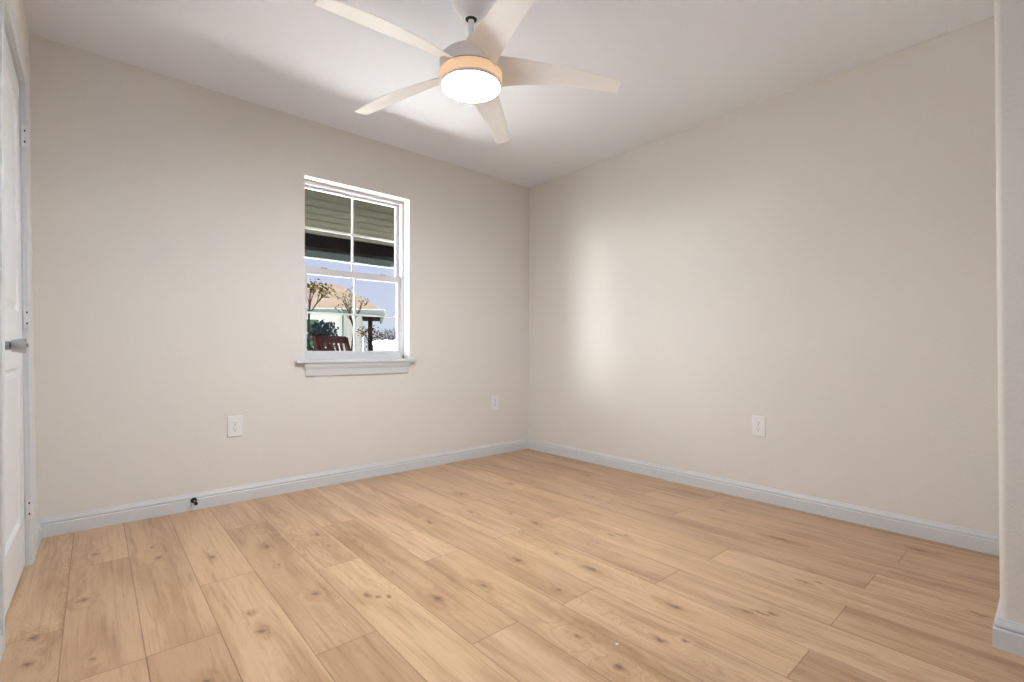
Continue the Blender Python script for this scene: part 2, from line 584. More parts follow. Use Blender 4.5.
sl = bm.loops.layers.float_vector.new('size')
YA, YB = 0.02, YR - 0.05
for row in range(-2, 18):
    x0 = -3.142 + row * PW_
    x1 = min(x0 + PW_, 0.06)
    if x0 >= 0.05:
        continue
    js = JO.get(row, [-.7])
    ys = [js[0]]
    for j in js[1:]:
        ys.append(j)
    while ys[0] < -1.56:
        ys.insert(0, ys[0] + 1.305)
    ys = [YA] + [y for y in ys if YB < y < YA]
    while ys[-1] - 1.305 > YB:
        ys.append(ys[-1] - 1.305)
    ys.append(YB)
    for k, (ya, yb) in enumerate(zip(ys, ys[1:])):
        vs4 = [bm.verts.new((x, y, 0)) for x, y in ((x0, yb), (x1, yb), (x1, ya), (x0, ya))]
        f = bm.faces.new(vs4)
        c = (TONE.get((row, k), rnd.uniform(.25, .85)) + rnd.uniform(-.04, .04), rnd.random(), rnd.random(), 1)
        for l, (u, v) in zip(f.loops, ((0, 0), (PW_, 0), (PW_, ya - yb), (0, ya - yb))):
            l[uvl].uv = (u, v)
            l[cl] = c
            l[sl] = (PW_, ya - yb, 0)
# underside and rim give the slab its thickness
xa, xb = -3.142 - 2 * PW_, 0.06
lo = [bm.verts.new((x, y, -0.12)) for x, y in ((xa, YB), (xb, YB), (xb, YA), (xa, YA))]
hi = [bm.verts.new((x, y, -0.0005)) for x, y in ((xa, YB), (xb, YB), (xb, YA), (xa, YA))]
bm.faces.new(lo[::-1])
for i in range(4):
    bm.faces.new((lo[i], lo[(i + 1) % 4], hi[(i + 1) % 4], hi[i]))
me = bpy.data.meshes.new('floor')
bm.to_mesh(me)
bm.free()
me.materials.append(M['oak'])
floor = bpy.data.objects.new('floor', me)
COL.objects.link(floor)
tag(floor, 'light oak wood plank floor running through the whole room', 'floor', 'structure')

tag(MB().box(-3.75, 0.2, YR - 0.2, 0.2, H, H + 0.12).build('ceiling', 'ceil'), 'plain off-white ceiling that the fan hangs from', 'ceiling', 'structure')

# far wall with the window opening (0.2 m thick)
w = MB()
for x0, x1, z0, z1 in ((-3.75, WX0, -.4, H + .1), (WX1, 0.2, -.4, H + .1), (WX0, WX1, -.4, WZ0), (WX0, WX1, WZ1, H + .1)):
    w.box(x0, x1, 0, 0.2, z0, z1)
bmesh.ops.remove_doubles(w.bm, verts=w.bm.verts[:], dist=1e-5)
tag(w.build('wall_far', 'wall'), 'beige painted far wall that holds the white window', 'wall', 'structure')
tag(MB().box(0, 0.14, YR - .2, 0.0, -.1, H + .05).build('wall_right', 'wall'), 'beige painted wall on the right with one outlet low down', 'wall', 'structure')
# left wall with the door opening
w = MB()
for y0, y1, z0, z1 in ((DY0, 0.0, -.1, H + .05), (YR - .2, DY1, -.1, H + .05), (DY1, DY0, DZ, H + .05)):
    w.box(XL - .12, XL, y0, y1, z0, z1)
tag(w.build('wall_left', 'wall', warp=lean), 'beige painted wall at the left edge around the white door', 'wall', 'structure')
# unseen box added behind the door to block sky light leaking under it
w = MB()
w.box(-4.4, -4.3, DY1 - .3, DY0 + .3, -.1, H)
w.box(-4.4, XL - .09, DY0 + .2, DY0 + .3, -.1, H)
w.box(-4.4, XL - .09, DY1 - .3, DY1 - .2, -.1, H)
w.box(-4.4, XL - .09, DY1 - .3, DY0 + .3, H - .1, H)
w.box(-4.4, -3.50, DY1 - .3, DY0 + .3, -.12, -.002)
tag(w.build('door_light_block', 'wall'), 'unseen box added behind the white door to block outside light', 'light block', 'structure')
# jutting wall near the camera, with a rounded drywall corner
w = MB()
R_ = 0.018
prof = [(NX + R_ - R_ * math.cos(a), NY - R_ + R_ * math.sin(a)) for a in [i * PI / 2 / 6 for i in range(7)]]
prof += [(0.0, NY), (0.0, YR), (NX, YR)]
w.prism(prof, (0, 0, -0.05), (0, 0, H + .05), (1, 0, 0), (0, 1, 0))
tag(w.build('wall_near', 'wall', warp=lean_near), 'textured beige corner of wall jutting in at the right edge', 'wall', 'structure')
# rear wall behind the camera with an opening for the added fill window
RX0, RX1, RZ0, RZ1 = -3.05, -1.15, 0.5, 2.2
w = MB()
for x0, x1, z0, z1 in ((-3.75, RX0, -.1, H + .05), (RX1, 0.2, -.1, H + .05), (RX0, RX1, -.1, RZ0), (RX0, RX1, RZ1, H + .05)):
    w.box(x0, x1, YR - .14, YR, z0, z1)
tag(w.build('wall_rear', 'wall'), 'beige painted wall behind the camera', 'wall', 'structure')

# ------------------------------------------------------------------ baseboards
BT, BH = 0.014, 0.092
BASE = [(0, 0), (BT, 0), (BT, .058), (BT - .002, .0605), (BT - .005, .0615), (BT - .005, .064), (BT - .0025, .067), (BT - .003, .074), (BT - .006, .081),
        (BT - .0085, .086), (BT - .010, BH), (0, BH)]
w = MB().prism(BASE, (XL + BT, 0, 0), (0, 0, 0), (0, -1, 0), (0, 0, 1))
tag(w.build('baseboard_far', 'trim'), 'white moulded baseboard along the window wall', 'baseboard', 'structure')
w = MB().prism(BASE, (0, 0, 0), (0, NY, 0), (-1, 0, 0), (0, 0, 1))
tag(w.build('baseboard_right', 'trim'), 'white moulded baseboard along the right wall', 'baseboard', 'structure')
w = MB().prism(BASE, (XL, 0, 0), (XL, DY0 + .058, 0), (1, 0, 0), (0, 0, 1))
w.prism(BASE, (XL, DY1 - .058, 0), (XL, YR, 0), (1, 0, 0), (0, 0, 1))
tag(w.build('baseboard_left', 'trim', warp=lean), 'short white baseboard between the door casing and the corner', 'baseboard', 'structure')
w = MB()
a, b_ = [], []
p_end, p_cor, p_run = [], [], []
for u, v in BASE:
    p_end.append(w.bm.verts.new((-BT, NY + u, v)))
    p_cor.append(w.bm.verts.new((NX - u, NY + u, v)))
    p_run.append(w.bm.verts.new((NX - u, YR, v)))
n = len(BASE)
for A_, B_ in ((p_end, p_cor), (p_cor, p_run)):
    for i in range(n):
        j = (i + 1) % n
        w.bm.faces.new((A_[i], A_[j], B_[j], B_[i]))
w.bm.faces.new(p_end)
w.bm.faces.new(p_run[::-1])
tag(w.build('baseboard_near', 'trim'), 'white baseboard wrapping the jutting corner at the lower right', 'baseboard', 'structure')

# ------------------------------------------------------------------ door in the left wall
door = empty('door_1', (XL, (DY0 + DY1) / 2, 0), 'white two-panel interior door with satin knob at the left edge', 'door', 'structure')
XF = XL - 0.008          # face of the slab
dy0, dy1 = DY0 - .016, DY1 + .016
# slab with two moulded panels
w = MB()
bm = w.bm
ycuts = [dy0, dy0 - .112, dy1 + .112, dy1]
zcuts = [0.012, 0.215, 0.845, 1.065, 1.915, 2.025]
grid = [[bm.verts.new((XF, y, z)) for z in zcuts] for y in ycuts]
panels = []
for i in range(3):
    for j in range(5):
        f = bm.faces.new((grid[i][j], grid[i + 1][j], grid[i + 1][j + 1], grid[i][j + 1]))
        if i == 1 and j in (1, 3):
            panels.append(f)
for f in panels:
    for th, dp in ((.006, -.002), (.012, -.009), (.012, 0.0), (.026, .007)):
        r = bmesh.ops.inset_individual(bm, faces=[f], thickness=th, depth=0.0)
        for v in f.verts:
            v.co.x += dp
rim = [e for e in bm.edges if e.is_boundary]
r = bmesh.ops.extrude_edge_only(bm, edges=rim)
ev = [v for v in r['geom'] if isinstance(v, bmesh.types.BMVert)]
for v in ev:
    v.co.x -= 0.035
bmesh.ops.contextual_create(bm, geom=[e for e in bm.edges if e.is_boundary])
w.build('door_slab', 'door', door, warp=lean)
# jamb lining
w = MB()
w.box(XL - .12, XL, DY0 - .012, DY0 + .002, 0, DZ)
w.box(XL - .12, XL, DY1 - .002, DY1 + .012, 0, DZ)
w.box(XL - .12, XL, DY1, DY0, DZ - .012, DZ + .002)
w.box(XL - .12, XF - .037, DY0 - .026, DY0 - .010, 0, DZ)      # stops
w.box(XL - .12, XF - .037, DY1 + .010, DY1 + .026, 0, DZ)
w.box(XL - .12, XF - .037, DY1, DY0, DZ - .03, DZ - .011)
w.build('door_jamb', 'trim', door, warp=lean)
# casing with a stepped profile and mitred corners
CP = [(0, 0), (0, .010), (.006, .013), (.020, .0135), (.030, .0165), (.050, .017), (.057, .014), (.057, 0)]
w = MB()
yi, yo, zi = DY0 + .001 - .004, DY1 - .001 + .004, DZ - .004
loops = []
for u, v in CP:
    loops.append([w.bm.verts.new(p) for p in ((XL + v, yi + u, 0), (XL + v, yi + u, zi + u), (XL + v, yo - u, zi + u), (XL + v, yo - u, 0))])
n = len(CP)
for i in range(n):
    j = (i + 1) % n
    for k in range(3):
        w.bm.faces.new((loops[i][k], loops[j][k], loops[j][k + 1], loops[i][k + 1]))
w.bm.faces.new([l[0] for l in loops])
w.bm.faces.new([l[3] for l in loops][::-1])
w.build('door_casing', 'trim', door, warp=lean)
# hinges on the far jamb
for zc in (1.817, 1.052, 0.245):
    hy = DY0 - .0135
    w = MB().box(XF + .002, XL + .014, hy - .0022, hy + .0150, zc - .045, zc + .045, .0008)
    hg = w.build('hinge', 'hinge', door, warp=lean)
    k = MB()
    for s in range(5):
        k.tube((XF + .007, dy0 + .002, zc - .045 + s * .018 + .0006), (XF + .007, dy0 + .002, zc - .045 + (s + 1) * .018 - .0006), .0062, seg=12)
    k.tube((XF + .007, dy0 + .002, zc - .0485), (XF + .007, dy0 + .002, zc + .0485), .0042, seg=10)
    k.build('hinge_knuckle', 'hinge', hg, True, warp=lean)
    for dz in (-.024, .022):
        k = MB().lathe([(.0045, 0), (.0045, .0012), (.002, .0018)], (XL + .005, hy - .0022, zc + dz), 12, 'y')
        k.build('hinge_screw', 'slot', hg, warp=lean)
# knob
ky, kz = DY1 + .066, 0.930
w = MB().lathe([(.0325, 0), (.0325, .004), (.030, .008), (.017, .010), (.0155, .011), (.0150, .0265)], (XF, ky, kz), 40, 'x')
hd = w.build('door_knob', 'nickel', door, True, warp=lean)
w = MB().lathe([(.0125, .0260), (.0125, .0295)], (XF, ky, kz), 32, 'x')
w.build('knob_neck', 'slot', hd, True, warp=lean)
w = MB().lathe([(.0165, .0290), (.0195, .0310), (.0215, .040), (.0235, .052), (.0250, .0600), (.0248, .0625), (.0225, .0640), (.0145, .0645), (.0135, .0635), (.006, .0635)], (XF, ky, kz), 40, 'x')
w.build('knob_grip', 'nickel', hd, True, warp=lean)
w = MB().lathe([(.0055, .0630), (.0050, .0680), (.002, .0690)], (XF, ky, kz), 20, 'x')
w.build('lock_button', 'screw', hd, True, warp=lean)

# ------------------------------------------------------------------ window in the far wall
win = empty('window_1', ((WX0 + WX1) / 2, 0.1, WZ0), 'white double-hung window with divided panes in the far wall', 'window', 'structure')
# returns lining the opening, their daylight brightness put into the paint colour
w = MB()
T = .003
w.box(WX0, WX0 + T, 0.0005, .2, WZ0, WZ1)
w.box(WX1 - T, WX1, 0.0005, .2, WZ0, WZ1)
w.box(WX0, WX1, 0.0005, .2, WZ1 - T, WZ1)
w.build('window_return', 'return', win)
# frame
FY0, FY1, FT = .080, .182, .021
w = MB()
w.box(WX0 + T, WX0 + FT, FY0, FY1, WZ0, WZ1 - T, .003)
w.box(WX1 - FT, WX1 - T, FY0, FY1, WZ0, WZ1 - T, .003)
w.box(WX0 + T, WX1 - T, FY0, FY1, WZ1 - FT, WZ1 - T, .003)
w.box(WX0 + T, WX1 - T, FY0, FY1, WZ0, WZ0 + .026, .003)
# inner track lips
w.box(WX0 + FT - .002, WX0 + FT + .005, FY0 + .004, FY0 + .014, WZ0, WZ1 - FT, .002)
w.box(WX1 - FT - .005, WX1 - FT + .002, FY0 + .004, FY0 + .014, WZ0, WZ1 - FT, .002)
w.box(WX0 + FT, WX1 - FT, FY0 + .004, FY0 + .014, WZ1 - FT - .005, WZ1 - FT + .002, .002)
w.build('window_frame', 'vinyl', win)
MID = 1.444


def sash(name, y0, y1, z0, z1, rb, rt, sw, mun):
    x0, x1 = WX0 + FT, WX1 - FT
    w = MB()
    w.box(x0, x0 + sw, y0, y1, z0, z1, .004)
    w.box(x1 - sw, x1, y0, y1, z0, z1, .004)
    w.box(x0 + sw - .004, x1 - sw + .004, y0, y1, z0, z0 + rb, .004)
    w.box(x0 + sw - .004, x1 - sw + .004, y0, y1, z1 - rt, z1, .004)
    s = w.build(name, 'vinyl', win)
    ym = (y0 + y1) / 2
    gx0, gx1, gz0, gz1 = x0 + sw, x1 - sw, z0 + rb, z1 - rt
    MB().box(gx0 - .003, gx1 + .003, ym - .002, ym + .002, gz0 - .003, gz1 + .003).build('glass_pane', 'glass', s)
    # glazing bars lie on both sides of the pane
    xm, zm = (gx0 + gx1) / 2, (gz0 + gz1) / 2
    for yy in ((ym - .010, ym - .0022), (ym + .0022, ym + .010)):
        m_ = MB()
        m_.box(xm - mun / 2, xm + mun / 2, *yy, gz0, gz1, .002)
        m_.box(gx0, gx1, *yy, zm - mun / 2, zm + mun / 2, .002)
        m_.build('muntin_grid', 'vinyl', s)
    return s


sash('upper_sash', .136, .164, MID + .002, WZ1 - FT - .001, .045, .016, .024, .013)
ls = sash('lower_sash', .096, .124, WZ0 + .014, MID + .040, .046, .047, .029, .013)
for x in (-1.86, -1.42):
    MB().box(x - .022, x + .022, .100, .114, MID + .039, MID + .047, .003).build('tilt_latch', 'screw', ls)
# stool and apron
w = MB()
w.box(WX0 + .001, WX1 - .001, -.002, FY0 + .004, WZ0 - .022, WZ0 + .002, .002)
w.box(-2.083, -1.206, -.034, .0, WZ0 - .022, WZ0 + .002, .005, 3)
w.build('window_sill', 'trim', win)
AP = [(0.0, 0.0), (.008, 0.0), (.010, .004), (.013, .045), (.022, .066), (.026, .086), (0.0, .086)]
w = MB()
zb = WZ0 - .108
ra, rb_ = [], []
for u, v in AP:
    k = (u / .026) * .020
    ra.append(w.bm.verts.new((-2.012 - k, -u, zb + v)))
    rb_.append(w.bm.verts.new((-1.272 + k, -u, zb + v)))
n = len(AP)
for i in range(n):
    j = (i + 1) % n
    w.bm.faces.new((ra[i], ra[j], rb_[j], rb_[i]))
w.bm.faces.new(ra)
w.bm.faces.new(rb_[::-1])
w.build('window_apron', 'trim', win)

# unseen window added behind the camera as a source of fill light
rw = empty('fill_window', ((RX0 + RX1) / 2, YR - .07, RZ0), 'unseen wide window added behind the camera for fill light', 'window', 'structure')
w = MB()
w.box(RX0, RX0 + .05, YR - .13, YR - .07, RZ0, RZ1, .003)
w.box(RX1 - .05, RX1, YR - .13, YR - .07, RZ0, RZ1, .003)
w.box(RX0, RX1, YR - .13, YR - .07, RZ0, RZ0 + .05, .003)
w.box(RX0, RX1, YR - .13, YR - .07, RZ1 - .05, RZ1, .003)
w.box((RX0 + RX1) / 2 - .025, (RX0 + RX1) / 2 + .025, YR - .13, YR - .07, RZ0, RZ1, .003)
w.build('window_frame', 'vinyl', rw)
MB().box(RX0 + .04, RX1 - .04, YR - .102, YR - .098, RZ0 + .04, RZ1 - .04).build('glass_pane', 'glass', rw)

# ------------------------------------------------------------------ outlets
def outlet(loc, ang, label):
    r = empty('wall_outlet', loc, label, 'outlet', None, 'wall outlets')
    # built in a local frame facing -y, then turned
    rot = Matrix.Rotation(ang, 4, 'Z')

    def put(mb, name, mat, parent, sm=False):
        for v in mb.bm.verts:
            v.co = rot @ v.co
        o = mb.build(name, mat, None, sm)
        o.parent = parent
        return o

    w = MB().box(-.0395, .0395, -.0070, .0005, -.0615, .0615, .003, 3)
    pl = put(w, 'cover_plate', 'plate', r)
    for s in (-1, 1):
        w = MB()
        zc = s * .0195
        prof = []
        for i in range(32):
            a = 2 * PI * i / 32
            prof.append((max(-.0172, min(.0172, .0205 * math.cos(a))), zc + max(-.0142, min(.0142, .0172 * math.sin(a)))))
        w.prism(prof, (0, -.0060, 0), (0, -.0085, 0), (1, 0, 0), (0, 0, 1))
        rc = put(w, 'receptacle', 'plate', r)
        w = MB()
        w.box(-.0075, -.0055, -.0088, -.0080, zc - .001, zc + .008)
        w.box(.0055, .0075, -.0088, -.0080, zc - .0005, zc + .0075)
        w.lathe([(.0028, .0080), (.0028, .0088)], (0, 0, zc - .0075), 12, 'y')
        put(w, 'socket_slots', 'slot', rc)
    w = MB().lathe([(.0032, .0064), (.0030, .0074), (.0015, .0078)], (0, 0, 0), 14, 'y')
    put(w, 'plate_screw', 'screw', r)
    return r


outlet((-2.428, 0, .457), 0, 'white duplex outlet on the window wall, below and left of the window')
outlet((-.411, 0, .457), 0, 'white outlet on the window wall near the room corner, right of the window')
outlet((0, -2.062, .456), -PI / 2, 'white duplex outlet on the right-hand wall')

# ------------------------------------------------------------------ door stop on the far baseboard
sx_, sz_ = -2.637, .057
ds = empty('door_stop', (sx_, -BT, sz_), 'small black door stop screwed to the baseboard below the outlet', 'door stop')
w = MB().lathe([(.0150, 0.0), (.0160, .003), (.0140, .010), (.0085, .013), (.0075, .018)], (sx_, -BT, sz_), 24, 'y')
w.build('mounting_base', 'black', ds, True)
w = MB().lathe([(.0045, .016), (.0045, .072)], (sx_, -BT, sz_), 16, 'y')
w.build('stem', 'screw', ds, True)
w = MB().lathe([(.0070, .068), (.0092, .070), (.0095, .084), (.0075, .088)], (sx_, -BT, sz_), 20, 'y')
w.build('rubber_tip', 'black', ds, True)

# a fleck of dried paint lying on the floor
w = MB().hull([(-.006, -.003, 0.0), (.005, -.004, 0), (.007, .002, 0), (-.002, .005, 0), (.0, .0, .003), (.003, -.001, .0028), (-.003, .001, .002)])
ch = w.build('paint_fleck', 'chip')
ch.location = (-1.835, -2.36, 0.0)
tag(ch, 'tiny white fleck of dried paint on the wood floor', 'paint fleck')

# ------------------------------------------------------------------ ceiling fan
fc = at(470.5, 350, 2.05)
FX, FY = fc.x, fc.y
fan = empty('ceiling_fan', (FX, FY, H), 'white five-blade ceiling fan with a lit round lamp', 'ceiling fan')
w = MB().lathe([(.094, H), (.094, H - .006), (.091, H - .016), (.083, H - .038), (.071, H - .064), (.059, H - .084), (.050, H - .096), (.042, H - .103),
                (.032, H - .106), (.026, H - .104), (.0255, H - .096)], (FX, FY, 0), 56)
can = w.build('canopy', 'fanwhite', fan, True)
w = MB().lathe([(.0250, H - .098), (.0240, H - .1035), (.018, H - .107), (.0135, H - .108)], (FX, FY, 0), 32)
w.build('hanger_ball', 'slot', can, True)
w = MB().lathe([(.0125, H - .085), (.0125, 2.2290)], (FX, FY, 0), 24)
w.build('downrod', 'fanwhite', fan, True)
w = MB().lathe([(.015, 2.2560), (.021, 2.2520), (.023, 2.2290), (.030, 2.2160), (.062, 2.2000), (.100, 2.1840), (.118, 2.1720), (.1215, 2.1600)], (FX, FY, 0), 64)
w.build('motor_cover', 'fanwhite', fan, True)
w = MB().lathe([(.110, 2.1620), (.1315, 2.1585), (.134, 2.1520), (.134, 2.1120), (.1335, 2.1060), (.120, 2.1040)], (FX, FY, 0), 64)
mh = w.build('motor_housing', 'fanwhite', fan, True)
w = MB().lathe([(.1305, 2.1065), (.1305, 2.0995)], (FX, FY, 0), 64)
w.build('housing_seam', 'seam', mh, True)
w = MB().lathe([(.100, 2.1040), (.120, 2.1040), (.1335, 2.1010), (.134, 2.0960), (.1335, 2.0720), (.1318, 2.0575), (.100, 2.0575)], (FX, FY, 0), 64)
lr = w.build('lamp_ring', 'frost', fan, True)
w = MB().lathe([(.108, 2.0920), (.114, 2.0880), (.116, 2.0700), (.112, 2.0640)], (FX, FY, 0), 48)
w.build('ring_glow_emitter', 'core', lr, True)
w = MB().lathe([(.05, 2.0572), (.1317, 2.0572), (.1300, 2.0515), (.1270, 2.0485), (.1235, 2.0470), (.05, 2.0470)], (FX, FY, 0), 64)
w.build('lamp_bezel', 'fanwhite', fan, True)
w = MB().lathe([(.1232, 2.0468), (.1205, 2.0440), (.112, 2.0405), (.092, 2.0355), (.06, 2.0310), (.03, 2.0290), (.0005, 2.0285)], (FX, FY, 0), 64, cap=False)
w.build('lamp_diffuser', 'lamp', fan, True)

TH = 0.231 - 36
for k in range(5):
    an = math.radians(TH + 72 * k)
    d = Vector((math.cos(an), math.sin(an), 0))
    tg = Vector((-d.y, d.x, 0))
    w = MB()
    NS, NW = 22, 8
    top, bot = [], []
    for i in range(NS + 1):
        s = i / NS
        rr = .112 + (.657 - .112) * s
        ca, cz = -.057 + .007 * s + .028 * s * s, 2.155 - .039 * s - .015 * s * s
        wa, wz = .063 + .001 * s - .007 * s * s, 2.088 + .083 * s - .086 * s * s
        rowt, rowb = [], []
        for j in range(NW + 1):
            q = j / NW
            o_ = ca + (wa - ca) * q
            z = cz + (wz - cz) * q + .006 * math.sin(PI * q) * (1 - s)
            half = .0035 * math.sqrt(max(.05, 1 - (2 * q - 1) ** 4))
            p = Vector((FX, FY, 0)) + d * rr + tg * o_
            rowt.append(w.bm.verts.new((p.x, p.y, z + half)))
            rowb.append(w.bm.verts.new((p.x, p.y, z - half)))
        top.append(rowt)
        bot.append(rowb)
    for i in range(NS):
        for j in range(NW):
            w.bm.faces.new((top[i][j], top[i + 1][j], top[i + 1][j + 1], top[i][j + 1]))
            w.bm.faces.new((bot[i][j], bot[i][j + 1], bot[i + 1][j + 1], bot[i + 1][j]))
        w.bm.faces.new((top[i][0], bot[i][0], bot[i + 1][0], top[i + 1][0]))
        w.bm.faces.new((top[i][NW], top[i + 1][NW], bot[i + 1][NW], bot[i][NW]))
    for j in range(NW):
        w.bm.faces.new((top[0][j], top[0][j + 1], bot[0][j + 1], bot[0][j]))
        w.bm.faces.new((top[NS][j], bot[NS][j], bot[NS][j + 1], top[NS][j + 1]))
    w.build('fan_blade', 'fanwhite', fan, True)

# ------------------------------------------------------------------ outside: porch
GZ = -0.35
tag(MB().box(-40, 60, 0.2, 6.5, GZ - .2, GZ).build('patio_ground', 'concrete'), 'sunlit concrete yard outside the window', 'ground', 'structure')
tag(MB().box(-40, 90, 6.5, 110, GZ - .2, GZ - .01).build('lawn_ground', 'lawn'), 'lawn running back towards the neighbouring house', 'lawn', 'structure')
PX0, PX1 = -3.4, 5.0
pr_ = empty('porch_roof', (0, 1.5, 2.3), 'boarded porch ceiling with a dark beam outside the window', 'porch roof', 'structure')
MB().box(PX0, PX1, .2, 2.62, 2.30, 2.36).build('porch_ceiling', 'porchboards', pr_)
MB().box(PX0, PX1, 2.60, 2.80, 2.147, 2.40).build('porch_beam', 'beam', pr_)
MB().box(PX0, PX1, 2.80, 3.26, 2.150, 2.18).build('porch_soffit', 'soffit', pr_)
MB().box(PX0, PX1, 3.26, 3.30, 2.135, 2.34).build('porch_fascia', 'fascia', pr_)
w = MB()
w.prism([(0.2, 3.1), (3.36, 2.30), (3.36, 2.36), (0.2, 3.18)], (PX0, 0, 0), (PX1, 0, 0), (0, 1, 0), (0, 0, 1))
w.build('porch_shingles', 'shingle', pr_)
tag(MB().box(PX0, PX1, .2, 3.9, GZ, -.10).build('porch_slab', 'bounce_white'), 'unseen porch slab, whitened and extended to bounce sunlight onto the ceiling', 'porch slab', 'structure')

# red outdoor chair standing on the porch, seen over the window sill
def frame_at(p, ang):
    return Matrix.Translation(p) @ Matrix.Rotation(ang, 4, 'Z')


ca_ = at(331, 343, 5.9)
cm = frame_at((ca_.x, ca_.y, -.10), -YAW + 1.25)
chair = empty('patio_chair', (ca_.x, ca_.y, -.10), 'dark red wooden patio chair just above the window sill outside', 'chair')


def cpart(name, mb):
    for v in mb.bm.verts:
        v.co = cm @ v.co
    return mb.build(name, 'redwood', chair)


w = MB()
w.box(-.27, .27, -.02, .02, 1.10, 1.19, .008)
cpart('top_rail', w)
for i in range(2):
    s = -1 if i == 0 else 1
    w = MB().hull([(s * .27 + a_, y + c_, z) for a_ in (-.03, .03) for y, z in ((0.0, 1.18), (-.22, .42)) for c_ in (-.018, .018)])
    cpart('back_stile', w)
for i in range(5):
    xx = -.17 + i * .085
    w = MB().hull([(xx + a_, y + c_, z) for a_ in (-.018, .018) for y, z in ((0.0, 1.12), (-.20, .46)) for c_ in (-.008, .008)])
    cpart('back_slat', w)
w = MB().box(-.30, .30, -.70, -.18, .42, .46, .006)
cpart('seat', w)
for s in (-1, 1):
    cpart('armrest', MB().box(s * .31 - .045, s * .31 + .045, -.72, -.10, .64, .665, .006))
    cpart('leg', MB().box(s * .29 - .025, s * .29 + .025, -.70, -.65, 0, .64, .004))
    cpart('leg', MB().box(s * .29 - .025, s * .29 + .025, -.24, -.19, 0, .64, .004))


# ------------------------------------------------------------------ outside: plants
def leaves(mb, c, rad, n, size, squash=.8):
    for _ in range(n):
        v = Vector((rnd.gauss(0, 1), rnd.gauss(0, 1), rnd.gauss(0, 1))).normalized() * (rnd.random() ** .4)
        p = Vector(c) + Vector((v.x * rad, v.y * rad, v.z * rad * squash))
        a = Vector((rnd.gauss(0, 1), rnd.gauss(0, 1), rnd.gauss(0, 1))).normalized() * size
        b2 = Vector((rnd.gauss(0, 1), rnd.gauss(0, 1), rnd.gauss(0, 1)))
        b2 = (b2 - a.normalized() * b2.dot(a.normalized())).normalized() * size * .45
        mb.poly(p - a, p + b2, p + a, p - b2)


def shrub(pos, rad, h, n, size, mat, label, group='shrubs outside the window'):
    r = empty('shrub', pos, label, 'shrub', None, group)
    w = MB()
    for i in range(5):
        a = i * 1.3
        w.tube(pos, Vector(pos) + Vector((math.cos(a) * rad * .5, math.sin(a) * rad * .5, h * .7)), .02, .008, 6)
    w.build('stems', 'bark', r)
    w = MB()
    for i in range(7):
        a = rnd.uniform(0, 6.28)
        q = rnd.uniform(.1, .55)
        leaves(w, Vector(pos) + Vector((math.cos(a) * rad * q, math.sin(a) * rad * q, h * rnd.uniform(.35, .78))), rad * .6, n // 7, size)
    w.build('foliage', mat, r)
    return r


def ground_at(u, d, z=GZ):
    p = at(u, 350, d)
    return (p.x, p.y, z)


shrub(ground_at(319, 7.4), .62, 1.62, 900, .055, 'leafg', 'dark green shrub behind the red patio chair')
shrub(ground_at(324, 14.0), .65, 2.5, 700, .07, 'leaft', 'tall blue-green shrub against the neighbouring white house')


def branchy(w, p, d, ln, r, depth, tips, spread=.6):
    q = p + d * ln
    w.tube(p, q, r, r * .7, 6)
    if depth == 0:
        tips.append(q)
        return
    for _ in range(rnd.choice((2, 3))):
        nd_ = (d + Vector((rnd.uniform(-1, 1), rnd.uniform(-1, 1), rnd.uniform(-.25, .8))) * spread).normalized()
        branchy(w, p + d * ln * rnd.uniform(.6, 1.0), nd_, ln * rnd.uniform(.6, .85), r * .6, depth - 1, tips, spread)


def small_tree(pos, hs, r, depth, nleaf, size, mats, label, lean_=(0, 0, 1), ln=.7, spread=.6):
    t = empty('small_tree', pos, label, 'tree', None, 'trees outside the window')
    w = MB()
    tips = []
    p = Vector(pos)
    top = p + Vector(lean_).normalized() * hs
    w.tube(p, top, r, r * .75, 8)
    for _ in range(4):
        d = (Vector(lean_) + Vector((rnd.uniform(-1, 1), rnd.uniform(-1, 1), rnd.uniform(0, .6)))).normalized()
        branchy(w, top, d, ln, r * .55, depth, tips, spread)
    w.build('trunk', 'bark', t)
    w = MB()
    for q in tips:
        if rnd.random() < nleaf[0]:
            leaves(w, q, .16, nleaf[1], size)
    if len(w.bm.verts):
        w.build('foliage', mats, t)
    return t


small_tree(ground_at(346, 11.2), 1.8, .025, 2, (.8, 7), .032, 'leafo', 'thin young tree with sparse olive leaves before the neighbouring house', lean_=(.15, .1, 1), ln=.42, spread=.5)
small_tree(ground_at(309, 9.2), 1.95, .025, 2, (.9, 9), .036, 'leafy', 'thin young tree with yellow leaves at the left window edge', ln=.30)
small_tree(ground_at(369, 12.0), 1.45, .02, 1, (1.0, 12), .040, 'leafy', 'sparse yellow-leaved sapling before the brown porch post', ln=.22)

# ------------------------------------------------------------------ outside: neighbouring house
HO = at(382, 350, 17.6)
HO.z = GZ
hm = frame_at(HO, -YAW + .28)
# local frame: x to the right along the front, y away from us, origin below the right front eave corner
house = empty('neighbour_house', HO, 'white house with a tan hipped roof seen through the window', 'house')


def hpart(mb, name, mat, parent=house):
    o = mb.build(name, mat, None)
    o.parent = parent
    if parent is house:
        o.matrix_world = hm
        o.matrix_parent_inverse = Matrix.Translation(-house.location)
        o.matrix_basis = hm
    return o


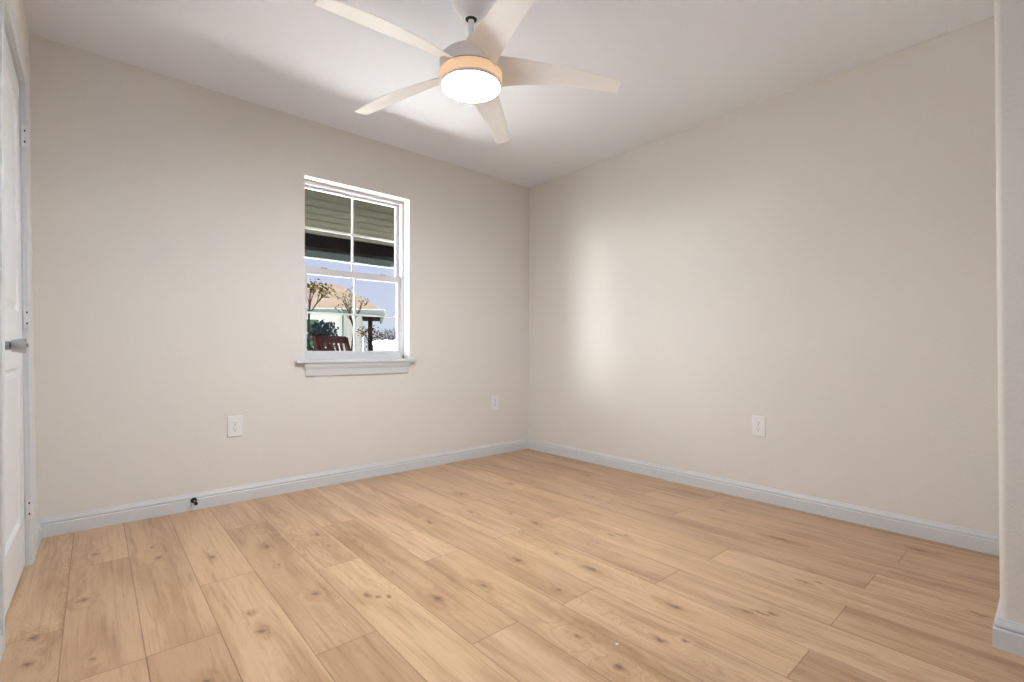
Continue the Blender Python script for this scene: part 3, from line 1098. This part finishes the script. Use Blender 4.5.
EZ = 2.72
LW, DPT = -9.0, 6.4
w = MB()
RZ = EZ + 1.32
w.hull([(.0, 0, EZ), (LW, 0, EZ), (LW, DPT, EZ), (0, DPT, EZ), (-1.75, DPT / 2, RZ), (LW + 1.0, DPT / 2, RZ),
        (.0, 0, EZ - .04), (LW, 0, EZ - .04), (LW, DPT, EZ - .04), (0, DPT, EZ - .04)])
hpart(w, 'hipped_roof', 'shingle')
w = MB()
w.box(LW, .02, -.10, .02, EZ - .16, EZ + .01, .01)
w.box(-.02, .10, -.10, DPT, EZ - .16, EZ + .01, .01)
hpart(w, 'gutter', 'fascia')
w = MB()
w.box(LW + .3, -1.35, .45, DPT - .4, -.2, EZ - .04)
w.box(-1.40, -.80, 2.4, DPT - .4, -.2, EZ - .04)
hpart(w, 'house_wall', 'siding')
w = MB()
w.box(-.50, -.34, .30, .46, -.0, EZ - .04, .01)
hpart(w, 'porch_post', 'post')
w = MB()
w.box(-1.42, -1.36, .41, .46, -.2, EZ - .05)
hpart(w, 'downspout', 'fascia')
w = MB()
for x0, x1, z0, z1 in ((-2.75, -2.65, 1.3, 2.45), (-2.22, -2.10, 1.3, 2.45), (-2.75, -2.1, 2.36, 2.46), (-2.75, -2.1, 1.28, 1.38), (-2.75, -2.1, 1.84, 1.89)):
    w.box(x0, x1, .40, .46, z0, z1)
hw = hpart(w, 'house_window', 'extrim')
w = MB().box(-2.68, -2.18, .43, .452, 1.34, 2.42)
o = w.build('window_pane', 'darkglass', None)
o.parent = hw

# ------------------------------------------------------------------ outside: far distance
def bare_tree(u, d, h, wd, label):
    pos = ground_at(u, d)
    t = empty('bare_tree', pos, label, 'tree', None, 'distant bare trees')
    w = MB()
    w.tube(pos, Vector(pos) + Vector((0, 0, h * .55)), .16, .07, 7)
    for i in range(9):
        a = i * 2.4
        b0 = Vector(pos) + Vector((0, 0, h * rnd.uniform(.25, .55)))
        w.tube(b0, b0 + Vector((math.cos(a) * wd * .7, math.sin(a) * wd * .7, h * rnd.uniform(.2, .4))), .05, .015, 5)
    w.build('trunk', 'twig', t)
    w = MB()
    for i in range(420):
        v = Vector((rnd.gauss(0, 1), rnd.gauss(0, 1), rnd.gauss(0, 1))).normalized() * (rnd.random() ** .4)
        p = Vector(pos) + Vector((v.x * wd, v.y * wd, h * .6 + v.z * h * .38))
        d_ = Vector((rnd.gauss(0, 1), rnd.gauss(0, 1), rnd.gauss(.6, 1))).normalized() * rnd.uniform(.2, .5)
        w.tube(p, p + d_, .022, .008, 3)
    w.build('crown', 'twig', t)


bare_tree(378, 42, 2.9, 1.5, 'distant bare tree just right of the brown porch post')
bare_tree(388, 46, 3.3, 1.8, 'distant bare tree in the middle right of the lower window')
bare_tree(397, 56, 3.9, 1.7, 'distant bare tree at the right edge of the lower window')

fo = at(388, 350, 36)
fo.z = GZ
fm = frame_at(fo, -YAW)
shed = empty('distant_house', fo, 'small distant white house low in the right window pane', 'house')
w = MB().box(-1.1, 1.3, 0, 3, 0, 1.75)
for v in w.bm.verts:
    v.co = fm @ v.co
w.build('house_wall', 'extrim', shed)
w = MB().hull([(-1.3, -.2, 1.72), (1.5, -.2, 1.72), (1.5, 3.2, 1.72), (-1.3, 3.2, 1.72), (-1.3, 1.5, 2.0), (1.5, 1.5, 2.0)])
for v in w.bm.verts:
    v.co = fm @ v.co
w.build('house_roof', 'extrim', shed)
for x in (-.35, .25):
    w = MB().box(x, x + .42, -.03, .02, 1.2, 1.58)
    for v in w.bm.verts:
        v.co = fm @ v.co
    w.build('house_window', 'darkglass', shed)
